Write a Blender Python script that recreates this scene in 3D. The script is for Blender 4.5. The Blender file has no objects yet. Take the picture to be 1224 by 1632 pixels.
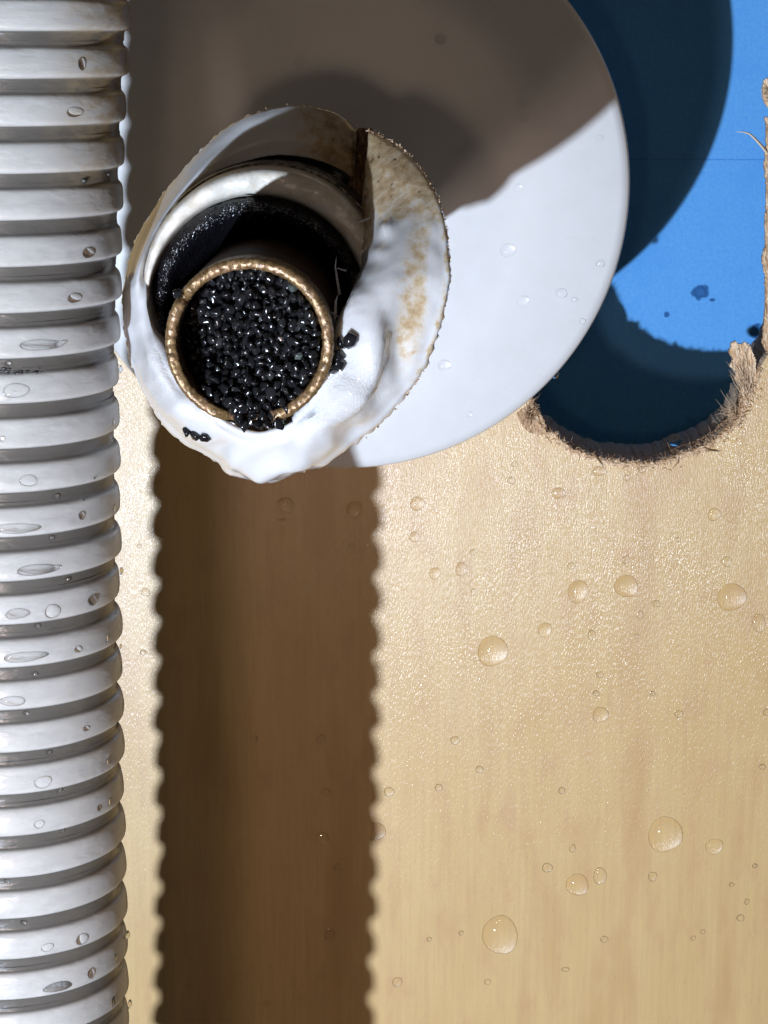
import bpy, bmesh, math, random
import numpy as np
from mathutils import Vector, Matrix, noise
from mathutils.bvhtree import BVHTree

random.seed(7)
rng = np.random.default_rng(7)
sc = bpy.context.scene
COL = sc.collection

# ------------------------------------------------------------------ units
# local frame: X right, Y up, Z out of the wood panel towards the viewer; 1 u = 0.1 mm, 1 Blender unit = 0.1 mm
S = 1.0
K = S / 1e-4
sc.unit_settings.system = 'METRIC'
sc.unit_settings.scale_length = 0.0001
sc.unit_settings.length_unit = 'ADAPTIVE'
F = 3600.0            # focal length in photo pixels (frame 1224 x 1632)
D = 3690.0            # viewer's distance from the panel face
FX, FY = 690.0, 40.0  # where the panel's normal through the viewer meets the picture

_n = Vector((FX - 612.0, 816.0 - FY, F)).normalized()
_rz = -_n.x
_r = Vector((math.sqrt(1 - _rz * _rz), 0, _rz))
_uz = -_n.y
_ux = -_rz * _uz / _r.x
_u = Vector((_ux, math.sqrt(1 - _ux * _ux - _uz * _uz), _uz))
_b = _r.cross(_u)
_CAM = Vector((0, 0, D))


def W(p):
    """local u -> world (panel upright, viewer on the -Y side)"""
    return Vector((p[0] * S, -p[2] * S, p[1] * S))


def WD(p):
    return Vector((p[0], -p[2], p[1]))


def ray(px, py):
    d = _r * (px - 612.0) + _u * (816.0 - py) - _b * F
    return d.normalized()


def P(px, py, Z):
    d = ray(px, py)
    return _CAM + d * ((Z - D) / d.z)


def proj(p):
    v = Vector(p) - _CAM
    w = -v.dot(_b)
    return 612.0 + F * v.dot(_r) / w, 816.0 - F * v.dot(_u) / w


# ------------------------------------------------------------------ camera
cam = bpy.data.cameras.new("camera")
co = bpy.data.objects.new("camera", cam)
COL.objects.link(co)
m3 = Matrix((WD(_r), WD(_u), WD(_b))).transposed()
co.matrix_world = Matrix.Translation(W(_CAM)) @ m3.to_4x4()
cam.sensor_fit = 'VERTICAL'
cam.sensor_height = 24.0
cam.lens = 24.0 * F / 1632.0
cam.clip_start = 5.0
cam.clip_end = 20000.0
sc.camera = co

# ------------------------------------------------------------------ light
world = bpy.data.worlds.new("World")
sc.world = world
world.use_nodes = True
bg = world.node_tree.nodes["Background"]
bg.inputs[0].default_value = (1.0, 0.87, 0.79, 1)
bg.inputs[1].default_value = 0.046


def lamp(name, loc, power, col, radius):
    l = bpy.data.lights.new(name, 'POINT')
    l.energy = power * K * K
    l.color = col
    l.shadow_soft_size = radius * K
    o = bpy.data.objects.new(name, l)
    o.location = W(loc)
    COL.objects.link(o)
    return o


torch = lamp("torch", (-1220, -1600, 4200), 8.1, (0.775, 0.90, 1.09), 0.0030)
torch.data.cycles.is_caustics_light = True
phone = lamp("phone_lamp", (-430, -950, 2300), 0.19, (1.0, 0.74, 0.64), 0.006)
phone.data.cycles.is_caustics_light = True
room = lamp("room_lamp", (-200, -215, 3720), 0.11, (1.0, 0.72, 0.52), 0.006)
room.data.cycles.is_caustics_light = True

sc.view_settings.view_transform = 'Standard'
sc.view_settings.look = 'None'
sc.view_settings.exposure = 0.0
sc.view_settings.gamma = 1.0
sc.render.engine = 'CYCLES'
cy = sc.cycles
cy.max_bounces = 10
cy.transmission_bounces = 8
cy.transparent_max_bounces = 8
cy.sample_clamp_indirect = 4.0
cy.use_denoising = True
cy.caustics_refractive = True
cy.caustics_reflective = False


# ------------------------------------------------------------------ materials
def mat(name):
    m = bpy.data.materials.new(name)
    m.use_nodes = True
    nt = m.node_tree
    b = nt.nodes["Principled BSDF"]
    return m, nt, b


def N(nt, t, **kw):
    n = nt.nodes.new(t)
    for k, v in kw.items():
        setattr(n, k, v)
    return n


def L(nt, a, b):
    nt.links.new(a, b)


def coords(nt, scale=(1, 1, 1)):
    """object coordinates in units of 1 mm"""
    tc = N(nt, 'ShaderNodeTexCoord')
    mp = N(nt, 'ShaderNodeMapping')
    mp.inputs['Scale'].default_value = [1000.0 / K * s for s in scale]
    L(nt, tc.outputs['Object'], mp.inputs['Vector'])
    return mp.outputs['Vector']


def noisetex(nt, vec, scale, detail=4, rough=0.55):
    n = N(nt, 'ShaderNodeTexNoise')
    n.inputs['Scale'].default_value = scale
    n.inputs['Detail'].default_value = detail
    n.inputs['Roughness'].default_value = rough
    L(nt, vec, n.inputs['Vector'])
    return n.outputs['Fac']


def ramp(nt, fac, stops):
    r = N(nt, 'ShaderNodeValToRGB')
    e = r.color_ramp.elements
    while len(e) > 1:
        e.remove(e[-1])
    e[0].position, e[0].color = stops[0][0], (*stops[0][1], 1)
    for p, c in stops[1:]:
        q = e.new(p)
        q.color = (*c, 1)
    L(nt, fac, r.inputs[0])
    return r.outputs[0]


def mix(nt, fac, a, b, blend='MIX'):
    m = N(nt, 'ShaderNodeMix')
    m.data_type = 'RGBA'
    m.blend_type = blend
    for sock, v in ((m.inputs[0], fac), (m.inputs[6], a), (m.inputs[7], b)):
        if isinstance(v, (int, float)):
            sock.default_value = v
        elif isinstance(v, tuple):
            sock.default_value = (*v, 1)
        else:
            L(nt, v, sock)
    return m.outputs[2]


def math_(nt, op, a, b=0.0):
    m = N(nt, 'ShaderNodeMath', operation=op)
    for s, v in ((m.inputs[0], a), (m.inputs[1], b)):
        if isinstance(v, (int, float)):
            s.default_value = v
        else:
            L(nt, v, s)
    return m.outputs[0]


def bump(nt, h, bsdf, strength, dist, prev=None):
    b = N(nt, 'ShaderNodeBump')
    b.inputs['Strength'].default_value = strength
    b.inputs['Distance'].default_value = dist * K
    L(nt, h, b.inputs['Height'])
    if prev is not None:
        L(nt, prev, b.inputs['Normal'])
    if bsdf is not None:
        L(nt, b.outputs[0], bsdf.inputs['Normal'])
    return b.outputs[0]


def g3(v):
    return (v, v, v)


def m_wood():
    m, nt, b = mat("pale_wood")
    v = coords(nt)
    big = noisetex(nt, coords(nt, (0.10, 0.10, 0.022)), 1.0, 3, 0.5)
    grain = noisetex(nt, coords(nt, (1.3, 1.3, 0.05)), 1.0, 5, 0.6)
    fine = noisetex(nt, coords(nt, (5.0, 5.0, 0.35)), 1.0, 3, 0.6)
    fleck = noisetex(nt, coords(nt, (0.25, 0.25, 0.10)), 1.0, 4, 0.6)
    c = ramp(nt, big, [(0.30, (0.70, 0.46, 0.19)), (0.52, (0.735, 0.495, 0.215)), (0.72, (0.62, 0.375, 0.15))])
    c = mix(nt, ramp(nt, grain, [(0.40, g3(0)), (0.70, g3(0.30))]), c, (0.52, 0.32, 0.15))
    c = mix(nt, ramp(nt, fine, [(0.50, g3(0)), (0.75, g3(0.14))]), c, (0.50, 0.31, 0.15))
    c = mix(nt, ramp(nt, fleck, [(0.52, g3(0)), (0.68, g3(0.5))]), c, (0.62, 0.36, 0.17))
    pr = noisetex(nt, coords(nt, (7.0, 7.0, 0.55)), 1.0, 2, 0.5)
    c = mix(nt, ramp(nt, pr, [(0.63, g3(0)), (0.74, g3(0.38))]), c, (0.36, 0.20, 0.09))
    L(nt, c, b.inputs['Base Color'])
    # wet grain: short upright ridges that catch the lamp
    pore = noisetex(nt, coords(nt, (5.2, 5.2, 1.25)), 1.0, 2, 0.5)
    film = noisetex(nt, coords(nt, (0.09, 0.09, 0.06)), 1.0, 3, 0.6)
    n1 = bump(nt, pore, None, 0.75, 0.00016)
    L(nt, n1, b.inputs['Coat Normal'])
    n3 = bump(nt, pore, None, 0.12, 0.00010)
    bump(nt, fine, b, 0.15, 0.00004, n3)
    b.inputs['Coat Weight'].default_value = 0.55
    L(nt, ramp(nt, film, [(0.35, g3(0.13)), (0.65, g3(0.27))]), b.inputs['Coat Roughness'])
    b.inputs['Roughness'].default_value = 0.42
    b.inputs['Specular IOR Level'].default_value = 0.5
    return m


def m_fibre():
    m, nt, b = mat("torn_wood_fibre")
    oi = N(nt, 'ShaderNodeAttribute', attribute_name="tone")
    c = ramp(nt, oi.outputs['Fac'], [(0.0, (0.16, 0.08, 0.04)), (0.35, (0.46, 0.29, 0.165)),
                                    (0.7, (0.68, 0.46, 0.27)), (1.0, (0.90, 0.72, 0.51))])
    L(nt, c, b.inputs['Base Color'])
    b.inputs['Roughness'].default_value = 0.6
    return m


def m_core():
    m, nt, b = mat("raw_board_core")
    v = coords(nt)
    n = noisetex(nt, v, 3.0, 5, 0.7)
    L(nt, ramp(nt, n, [(0.3, (0.58, 0.43, 0.29)), (0.7, (0.82, 0.68, 0.52))]), b.inputs['Base Color'])
    bump(nt, n, b, 0.9, 0.0005)
    b.inputs['Roughness'].default_value = 0.8
    return m


def m_blue():
    m, nt, b = mat("blue_painted_wall")
    v = coords(nt)
    n = noisetex(nt, v, 1.6, 5, 0.65)
    n2 = noisetex(nt, v, 0.12, 3, 0.6)
    c = ramp(nt, n, [(0.3, (0.105, 0.41, 0.97)), (0.7, (0.165, 0.51, 1.0))])
    c = mix(nt, ramp(nt, n2, [(0.5, g3(0)), (0.72, g3(0.5))]), c, (0.10, 0.40, 0.95))
    # old pencil line that runs right across, water stains, and a tuft shadow put into the colour
    wet = N(nt, 'ShaderNodeAttribute', attribute_name="wet")
    c = mix(nt, wet.outputs['Fac'], c, (0.008, 0.09, 0.30))
    L(nt, c, b.inputs['Base Color'])
    b.inputs['Roughness'].default_value = 0.75
    b.inputs['Specular IOR Level'].default_value = 0.3
    bump(nt, n, b, 0.35, 0.00015)
    return m


def m_plate():
    m, nt, b = mat("glossy_white_plastic")
    v = coords(nt)
    n = noisetex(nt, v, 0.25, 3, 0.5)
    sp = noisetex(nt, v, 1.5, 3, 0.6)
    c = ramp(nt, n, [(0.3, (0.80, 0.79, 0.78)), (0.7, (0.83, 0.825, 0.82))])
    c = mix(nt, ramp(nt, sp, [(0.64, g3(0)), (0.75, g3(0.25))]), c, (0.62, 0.52, 0.42))
    L(nt, c, b.inputs['Base Color'])
    b.inputs['Roughness'].default_value = 0.28
    bump(nt, n, b, 0.05, 0.0005)
    return m


def m_sleeve():
    m, nt, b = mat("sawn_white_plastic")
    v = coords(nt)
    at = N(nt, 'ShaderNodeAttribute', attribute_name="stain")
    n = noisetex(nt, v, 0.8, 6, 0.65)
    s = math_(nt, 'ADD', at.outputs['Fac'], math_(nt, 'MULTIPLY', math_(nt, 'SUBTRACT', n, 0.5), 1.7))
    s = math_(nt, 'MULTIPLY', s, ramp(nt, at.outputs['Fac'], [(0.02, g3(0)), (0.25, g3(1))]))
    c = ramp(nt, s, [(0.0, (0.65, 0.65, 0.65)), (0.30, (0.62, 0.56, 0.47)), (0.55, (0.52, 0.40, 0.25)),
                     (0.85, (0.36, 0.25, 0.13)), (1.0, (0.15, 0.10, 0.05))])
    spk = N(nt, 'ShaderNodeTexVoronoi')
    spk.inputs['Scale'].default_value = 0.75
    L(nt, v, spk.inputs['Vector'])
    dots = ramp(nt, spk.outputs['Distance'], [(0.10, g3(1)), (0.17, g3(0))])
    dots = math_(nt, 'MULTIPLY', dots, ramp(nt, at.outputs['Fac'], [(0.45, g3(0)), (0.7, g3(0.9))]))
    c = mix(nt, dots, c, (0.02, 0.014, 0.010))
    L(nt, c, b.inputs['Base Color'])
    b.inputs['Roughness'].default_value = 0.22
    b.inputs['Subsurface Weight'].default_value = 0.6
    b.inputs['Subsurface Radius'].default_value = (1.0, 0.8, 0.6)
    b.inputs['Subsurface Scale'].default_value = 0.0016 * K
    b.inputs['Coat Weight'].default_value = 0.8
    b.inputs['Coat Roughness'].default_value = 0.08
    rough = N(nt, 'ShaderNodeAttribute', attribute_name="rough")
    f = noisetex(nt, v, 4.0, 4, 0.65)
    f2 = noisetex(nt, coords(nt, (0.5, 0.5, 0.5)), 1.0, 4, 0.6)
    h = math_(nt, 'MULTIPLY', f, math_(nt, 'ADD', rough.outputs['Fac'], 0.03))
    n1 = bump(nt, f2, None, 0.06, 0.0006)
    bump(nt, h, b, 0.9, 0.0004, n1)
    return m


def m_collar():
    m, nt, b = mat("collar_white_plastic")
    v = coords(nt)
    n = noisetex(nt, v, 0.8, 4, 0.6)
    L(nt, ramp(nt, n, [(0.35, (0.78, 0.75, 0.69)), (0.7, (0.60, 0.53, 0.42))]), b.inputs['Base Color'])
    b.inputs['Roughness'].default_value = 0.25
    bump(nt, n, b, 0.25, 0.0004)
    return m


def m_dark_thread():
    m, nt, b = mat("grimy_thread")
    v = coords(nt)
    n = noisetex(nt, v, 1.2, 4, 0.6)
    L(nt, ramp(nt, n, [(0.4, (0.05, 0.04, 0.03)), (0.7, (0.30, 0.26, 0.20))]), b.inputs['Base Color'])
    b.inputs['Roughness'].default_value = 0.2
    return m


def m_rubber():
    m, nt, b = mat("wet_black_rubber")
    v = coords(nt)
    n = noisetex(nt, v, 3.5, 3, 0.7)
    b.inputs['Base Color'].default_value = (0.006, 0.006, 0.008, 1)
    L(nt, ramp(nt, n, [(0.35, g3(0.10)), (0.65, g3(0.30))]), b.inputs['Roughness'])
    b.inputs['Specular IOR Level'].default_value = 1.0
    bump(nt, noisetex(nt, v, 5.0, 2, 0.6), b, 0.9, 0.00012)
    return m


def m_brass():
    m, nt, b = mat("cut_brass")
    v = coords(nt)
    n = noisetex(nt, v, 2.6, 4, 0.7)
    n2 = noisetex(nt, v, 0.9, 3, 0.6)
    n = math_(nt, 'ADD', math_(nt, 'MULTIPLY', n, 0.6), math_(nt, 'MULTIPLY', noisetex(nt, v, 1.1, 3, 0.6), 0.4))
    c = ramp(nt, n, [(0.36, (0.035, 0.022, 0.012)), (0.46, (0.15, 0.09, 0.038)), (0.60, (0.26, 0.165, 0.07)), (0.72, (0.37, 0.245, 0.115))])
    c = mix(nt, ramp(nt, n2, [(0.5, g3(0)), (0.75, g3(0.5))]), c, (0.50, 0.30, 0.20))
    L(nt, c, b.inputs['Base Color'])
    b.inputs['Metallic'].default_value = 0.35
    L(nt, ramp(nt, noisetex(nt, v, 5.0, 2, 0.6), [(0.4, g3(0.22)), (0.65, g3(0.45))]), b.inputs['Roughness'])
    bump(nt, noisetex(nt, v, 4.5, 3, 0.65), b, 0.35, 0.00012)
    return m


def m_pipe_wall():
    m, nt, b = mat("tarnished_pipe_wall")
    v = coords(nt)
    n = noisetex(nt, coords(nt, (0.6, 0.6, 0.6)), 1.0, 4, 0.6)
    L(nt, ramp(nt, n, [(0.35, (0.012, 0.005, 0.003)), (0.7, (0.07, 0.028, 0.010))]), b.inputs['Base Color'])
    b.inputs['Roughness'].default_value = 0.6
    b.inputs['Specular IOR Level'].default_value = 0.15
    bump(nt, n, b, 0.4, 0.0003)
    return m


def m_granule():
    m, nt, b = mat("wet_black_granule")
    oi = N(nt, 'ShaderNodeObjectInfo')
    c = ramp(nt, oi.outputs['Random'], [(0.0, (0.006, 0.006, 0.007)), (0.90, (0.016, 0.016, 0.018)),
                                        (0.97, (0.03, 0.032, 0.03)), (1.0, (0.09, 0.11, 0.10))])
    L(nt, c, b.inputs['Base Color'])
    b.inputs['Roughness'].default_value = 0.16
    b.inputs['Specular IOR Level'].default_value = 0.65
    v = coords(nt)
    n = noisetex(nt, v, 5.0, 3, 0.6)
    bump(nt, n, b, 0.35, 0.0001)
    return m


def m_hose():
    m, nt, b = mat("milky_hose_plastic")
    v = coords(nt)
    at = N(nt, 'ShaderNodeAttribute', attribute_name="stain")
    gi = N(nt, 'ShaderNodeNewGeometry')
    n = noisetex(nt, coords(nt, (0.35, 0.35, 0.9)), 1.0, 4, 0.6)
    c = ramp(nt, n, [(0.3, (0.43, 0.42, 0.40)), (0.7, (0.51, 0.50, 0.475))])
    st = math_(nt, 'MULTIPLY', at.outputs['Fac'], ramp(nt, n, [(0.35, g3(0.15)), (0.6, g3(1))]))
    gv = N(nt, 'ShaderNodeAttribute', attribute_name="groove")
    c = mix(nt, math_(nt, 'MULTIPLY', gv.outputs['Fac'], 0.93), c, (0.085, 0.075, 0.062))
    c = mix(nt, st, c, (0.30, 0.22, 0.12))
    L(nt, c, b.inputs['Base Color'])
    b.inputs['Roughness'].default_value = 0.30
    b.inputs['Subsurface Weight'].default_value = 0.45
    b.inputs['Subsurface Radius'].default_value = (1.0, 0.8, 0.6)
    b.inputs['Subsurface Scale'].default_value = 0.0018 * K
    w = noisetex(nt, coords(nt, (0.22, 0.22, 0.6)), 1.0, 3, 0.55)
    bump(nt, ramp(nt, w, [(0.45, g3(0)), (0.55, g3(1))]), b, 0.10, 0.0004)
    return m


def m_water():
    m, nt, b = mat("clear_water")
    b.inputs['Base Color'].default_value = (1, 1, 1, 1)
    b.inputs['Roughness'].default_value = 0.03
    b.inputs['IOR'].default_value = 1.30
    b.inputs['Transmission Weight'].default_value = 1.0
    return m


M = dict(wood=m_wood(), fibre=m_fibre(), core=m_core(), blue=m_blue(), plate=m_plate(), sleeve=m_sleeve(),
         collar=m_collar(), thread=m_dark_thread(), rubber=m_rubber(), brass=m_brass(), pipe=m_pipe_wall(),
         granule=m_granule(), hose=m_hose(), water=m_water())


# ------------------------------------------------------------------ object helpers
def mesh_from(name, verts, faces, material, origin=(0, 0, 0), smooth=True, attrs=None):
    o = Vector(origin)
    me = bpy.data.meshes.new(name)
    me.from_pydata([tuple(W(Vector(v) - o)) for v in verts], [], faces)
    me.materials.append(material)
    me.polygons.foreach_set("use_smooth", [smooth] * len(me.polygons))
    for k, vals in (attrs or {}).items():
        a = me.attributes.new(k, 'FLOAT', 'POINT')
        a.data.foreach_set("value", [float(x) for x in vals])
    me.update()
    return me


def link(name, me, parent=None, origin=None):
    ob = bpy.data.objects.new(name, me)
    if parent is not None:
        ob.parent = parent
    elif origin is not None:
        ob.location = W(origin)
    COL.objects.link(ob)
    return ob


def tag(o, label, cat, group=None, kind=None):
    o["label"] = label
    o["category"] = cat
    if group:
        o["group"] = group
    if kind:
        o["kind"] = kind
    return o


def empty(name, origin, label, cat, group=None):
    e = bpy.data.objects.new(name, None)
    e.empty_display_size = 50
    e.location = W(origin)
    COL.objects.link(e)
    return tag(e, label, cat, group)


def grid_faces(n, m, close_n=False, close_m=False, flip=False):
    f = []
    for i in range(n if close_n else n - 1):
        i2 = (i + 1) % n
        for j in range(m if close_m else m - 1):
            j2 = (j + 1) % m
            q = (i * m + j, i * m + j2, i2 * m + j2, i2 * m + j)
            f.append(q[::-1] if flip else q)
    return f


def crom(pts, n, closed=False):
    """Catmull-Rom resampling, pts (k, ...) -> (n, ...)"""
    p = np.asarray(pts, float)
    k = len(p)
    t = np.linspace(0, k if closed else k - 1, n, endpoint=not closed)
    i = np.floor(t).astype(int)
    if not closed:
        i = np.minimum(i, k - 2)
    u = (t - i).reshape((-1,) + (1,) * (p.ndim - 1))
    idx = (lambda q: q % k) if closed else (lambda q: np.clip(q, 0, k - 1))
    a, b, c, d = p[idx(i - 1)], p[idx(i)], p[idx(i + 1)], p[idx(i + 2)]
    return 0.5 * (2 * b + (c - a) * u + (2 * a - 5 * b + 4 * c - d) * u ** 2 + (3 * b - a - 3 * c + d) * u ** 3)


def fbm(x, y, z, o=3):
    return noise.fractal(Vector((x, y, z)), 1.0, 2.0, o)


def sst(a, b, x):
    t = min(1.0, max(0.0, (x - a) / (b - a)))
    return t * t * (3 - 2 * t)


# ------------------------------------------------------------------ wood panel with the sawn hole
PANEL_T = 160.0
hole_px = [(800, 590), (838, 632), (850, 652), (868, 680), (896, 704), (930, 722), (975, 734), (1022, 739), (1070, 731), (1112, 714),
           (1146, 694), (1172, 668), (1188, 635), (1205, 605), (1226, 560), (1250, 500), (1248, 420), (1252, 330), (1253, 240),
           (1251, 180), (1249, 130), (1256, 80), (1260, 0), (1250, -90), (1180, -190), (1080, -270), (900, -310), (720, -290),
           (560, -200), (470, -60), (450, 100), (480, 280), (560, 430), (680, 530)]
hp = crom([tuple(P(x, y, 0))[:2] for x, y in hole_px], 700, closed=True)
jit = []
for i, (x, y) in enumerate(hp):
    a = fbm(x * 0.03, y * 0.03, 1.3, 3) * 4.0 + fbm(x * 0.16, y * 0.16, 7.3, 2) * 2.2
    b = fbm(x * 0.03, y * 0.03, 9.3, 3) * 4.0 + fbm(x * 0.16, y * 0.16, 3.3, 2) * 2.2
    jit.append((x + a, y + b))
hp = np.array(jit)
nh = len(hp)

bm = bmesh.new()
ox0, ox1, oy0, oy1 = -1400.0, 1100.0, -2300.0, 700.0


def outline(z, pts):
    return [bm.verts.new(W((x, y, z))) for x, y in pts]


outer = [(ox0, oy0), (ox1, oy0), (ox1, oy1), (ox0, oy1)]
ho, hi = outline(0, outer), outline(0, hp)
eds = [bm.edges.new((l[i], l[(i + 1) % len(l)])) for l in (ho, hi) for i in range(len(l))]
r = bmesh.ops.triangle_fill(bm, use_beauty=True, use_dissolve=False, edges=eds, normal=WD((0, 0, 1)))
for f in bm.faces:
    f.normal_update()
    if f.normal.dot(WD((0, 0, 1))) < 0:
        f.normal_flip()
    f.material_index = 0
rows = [hi]
for k, (dz, sh) in enumerate(((-14, 3), (-50, 1), (-100, 5), (-PANEL_T, 2))):
    row = []
    for i, (x, y) in enumerate(hp):
        j = fbm(x * 0.12, y * 0.12, dz * 0.05, 3) * 2.2
        px, py = hp[i - 1]
        qx, qy = hp[(i + 1) % nh]
        tx, ty = qx - px, qy - py
        ln = math.hypot(tx, ty) + 1e-6
        row.append(bm.verts.new(W((x - ty / ln * (j + sh), y + tx / ln * (j + sh), dz))))
    rows.append(row)
for a, b in zip(rows, rows[1:]):
    for i in range(nh):
        f = bm.faces.new((a[i], a[(i + 1) % nh], b[(i + 1) % nh], b[i]))
        f.material_index = 1
bo = outline(-PANEL_T, outer)
for i in range(4):
    f = bm.faces.new((ho[i], bo[i], bo[(i + 1) % 4], ho[(i + 1) % 4]))
    f.material_index = 0
eds = [e for e in (bm.edges.get((bo[i], bo[(i + 1) % 4])) for i in range(4)) if e]
eds += [bm.edges.get((rows[-1][i], rows[-1][(i + 1) % nh])) for i in range(nh)]
bmesh.ops.triangle_fill(bm, use_beauty=True, edges=eds, normal=WD((0, 0, -1)))
me = bpy.data.meshes.new("wood_panel")
bm.to_mesh(me)
bm.free()
me.materials.append(M['wood'])
me.materials.append(M['core'])
panel = link("wood_panel", me)
tag(panel, "pale wet birch board with a ragged sawn hole, behind the hose and fitting", "wood panel")


# torn fibres along the sawn rim ------------------------------------------------
def strip(path, w0, tone, verts, faces, tones):
    """a curved sliver with a triangular section that tapers to a point"""
    n = len(path)
    base = len(verts)
    for i, p in enumerate(path):
        p = Vector(p)
        t = (Vector(path[min(i + 1, n - 1)]) - Vector(path[max(i - 1, 0)]))
        if t.length < 1e-6:
            t = Vector((1, 0, 0))
        t.normalize()
        s = t.cross(Vector((0.12, 0.2, 1))).normalized()
        up = s.cross(t).normalized()
        w = w0 * (1.0 - (i / (n - 1)) ** 1.6) + 0.12
        for k in range(3):
            a = k * 2.094 + 0.4
            verts.append(p + s * (math.cos(a) * w) + up * (math.sin(a) * w * 0.7))
            tones.append(tone)
    for i in range(n - 1):
        for k in range(3):
            a, b = base + i * 3 + k, base + i * 3 + (k + 1) % 3
            faces.append((a, b, b + 3, a + 3))


fv, ff, ft = [], [], []
hole_xy = [(x, y) for x, y in hp]
for i, (x, y) in enumerate(hole_xy):
    qx, qy = proj((x, y, 0))
    if not (810 < qx < 1240 and -20 < qy < 760):
        continue
    px, py = hp[i - 1]
    nx, ny = hp[(i + 1) % nh]
    tx, ty = nx - px, ny - py
    ln = math.hypot(tx, ty) + 1e-6
    tx, ty = tx / ln, ty / ln
    inx, iny = -ty, tx                 # into the wood or the hole
    # hole side: towards hole centre
    cx, cy = 230.0, -380.0
    if (cx - x) * inx + (cy - y) * iny < 0:
        inx, iny = -inx, -iny
    low = qy > 600
    count = 4 if low else (5 if random.random() < 0.5 else 0)
    for k in range(count):
        z0 = -random.random() ** 1.5 * (95 if low else 70) + (3 if random.random() < 0.3 else 0)
        side = random.uniform(-1, 1)
        ln_ = random.uniform(3, 12) * (1.0 if low else 0.6)
        a = random.gauss(0, 0.9) if low else random.gauss(0, 0.7)
        dx = inx * math.cos(a) + tx * math.sin(a)
        dy = iny * math.cos(a) + ty * math.sin(a)
        if random.random() < 0.6:        # lies along the rim
            s = 1 if random.random() < 0.5 else -1
            dx, dy = tx * s + inx * 0.25, ty * s + iny * 0.25
            ln_ *= 1.3
        sx, sy = x - inx * random.uniform(0, 3), y - iny * random.uniform(0, 3)
        dz = random.uniform(-0.3, 0.35)
        path = []
        curl = random.gauss(0, 0.5)
        for q in range(5):
            u = q / 4
            path.append((sx + dx * ln_ * u - dy * curl * ln_ * u * u, sy + dy * ln_ * u + dx * curl * ln_ * u * u, z0 + dz * ln_ * u))
        tone = min(1, max(0, random.gauss(0.55 if low else 0.8, 0.2) + z0 * 0.003))
        strip(path, random.uniform(0.3, 0.95), tone, fv, ff, ft)
# crushed fibre laid back on the face along the lower rim
for k in range(1500):
    i = random.randrange(nh)
    x, y = hole_xy[i]
    qx, qy = proj((x, y, 0))
    if not (825 < qx < 1200 and qy > 600):
        continue
    a = random.uniform(0, 6.28)
    ln_ = random.uniform(3, 11)
    off = random.expovariate(1 / 6.0) - 4
    cx, cy = 165.0, -480.0
    d = math.hypot(x - cx, y - cy)
    sx, sy = x + (x - cx) / d * off, y + (y - cy) / d * off
    path = [(sx + math.cos(a) * ln_ * q / 4, sy + math.sin(a) * ln_ * q / 4 + 2 * math.sin(q), 1.2 + 3 * math.sin(q * 0.8) * random.random()) for q in range(5)]
    strip(path, random.uniform(0.3, 0.8), min(1, max(0, random.gauss(0.56, 0.25))), fv, ff, ft)
# crumbled pulp along the lower rim
cv, cf, ct = [], [], []
rim_i = [i for i, (x, y) in enumerate(hole_xy) if 826 < proj((x, y, 0))[0] < 1212 and proj((x, y, 0))[1] > 585]
NB = 11
prev = None
for i in rim_i:
    x, y = hole_xy[i]
    dx, dy = x - 300.0, y + 430.0
    l_ = math.hypot(dx, dy)
    dx, dy = dx / l_, dy / l_
    wide = 9 + 6 * fbm(x * 0.02, y * 0.02, 5, 2) + 4 * fbm(x * 0.15, y * 0.15, 8, 2)
    row = []
    for k in range(NB):
        u = k / (NB - 1)
        o_ = -7 + (wide + 7) * u
        z_ = (-30 + 34 * sst(0, 0.42, u)) * (1 if u < 0.42 else 1) if u < 0.42 else 4.0 * (1 - sst(0.45, 1.0, u)) - 1.2 * sst(0.9, 1.0, u) + 0.3
        e = math.sin(math.pi * min(1, max(0, u)))
        nz = fbm(x * 0.22 + k * 0.9, y * 0.22, k * 0.7, 3)
        z_ += e * nz * 5.0
        q = e * random.gauss(0, 1.0)
        row.append(len(cv))
        cv.append((x + dx * o_ + q, y + dy * o_ + e * random.gauss(0, 1.0), z_))
        ct.append(min(1, max(0, 0.50 + 0.45 * u + 0.5 * fbm(x * 0.1 + k, y * 0.1, 4, 3) + random.gauss(0, 0.08))))
    if prev:
        for k in range(NB - 1):
            cf.append((prev[k], prev[k + 1], row[k + 1], row[k]))
    prev = row
ob = link("torn_rim", mesh_from("torn_rim", cv, cf, M['fibre'], smooth=False, attrs={"tone": ct}), panel)
ob["label"] = "crumbled tan lower rim of the hole"


def inside(p, poly):
    c = False
    j = len(poly) - 1
    for i in range(len(poly)):
        if (poly[i][1] > p[1]) != (poly[j][1] > p[1]) and p[0] < (poly[j][0] - poly[i][0]) * (p[1] - poly[i][1]) / (poly[j][1] - poly[i][1]) + poly[i][0]:
            c = not c
        j = i
    return c


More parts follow.
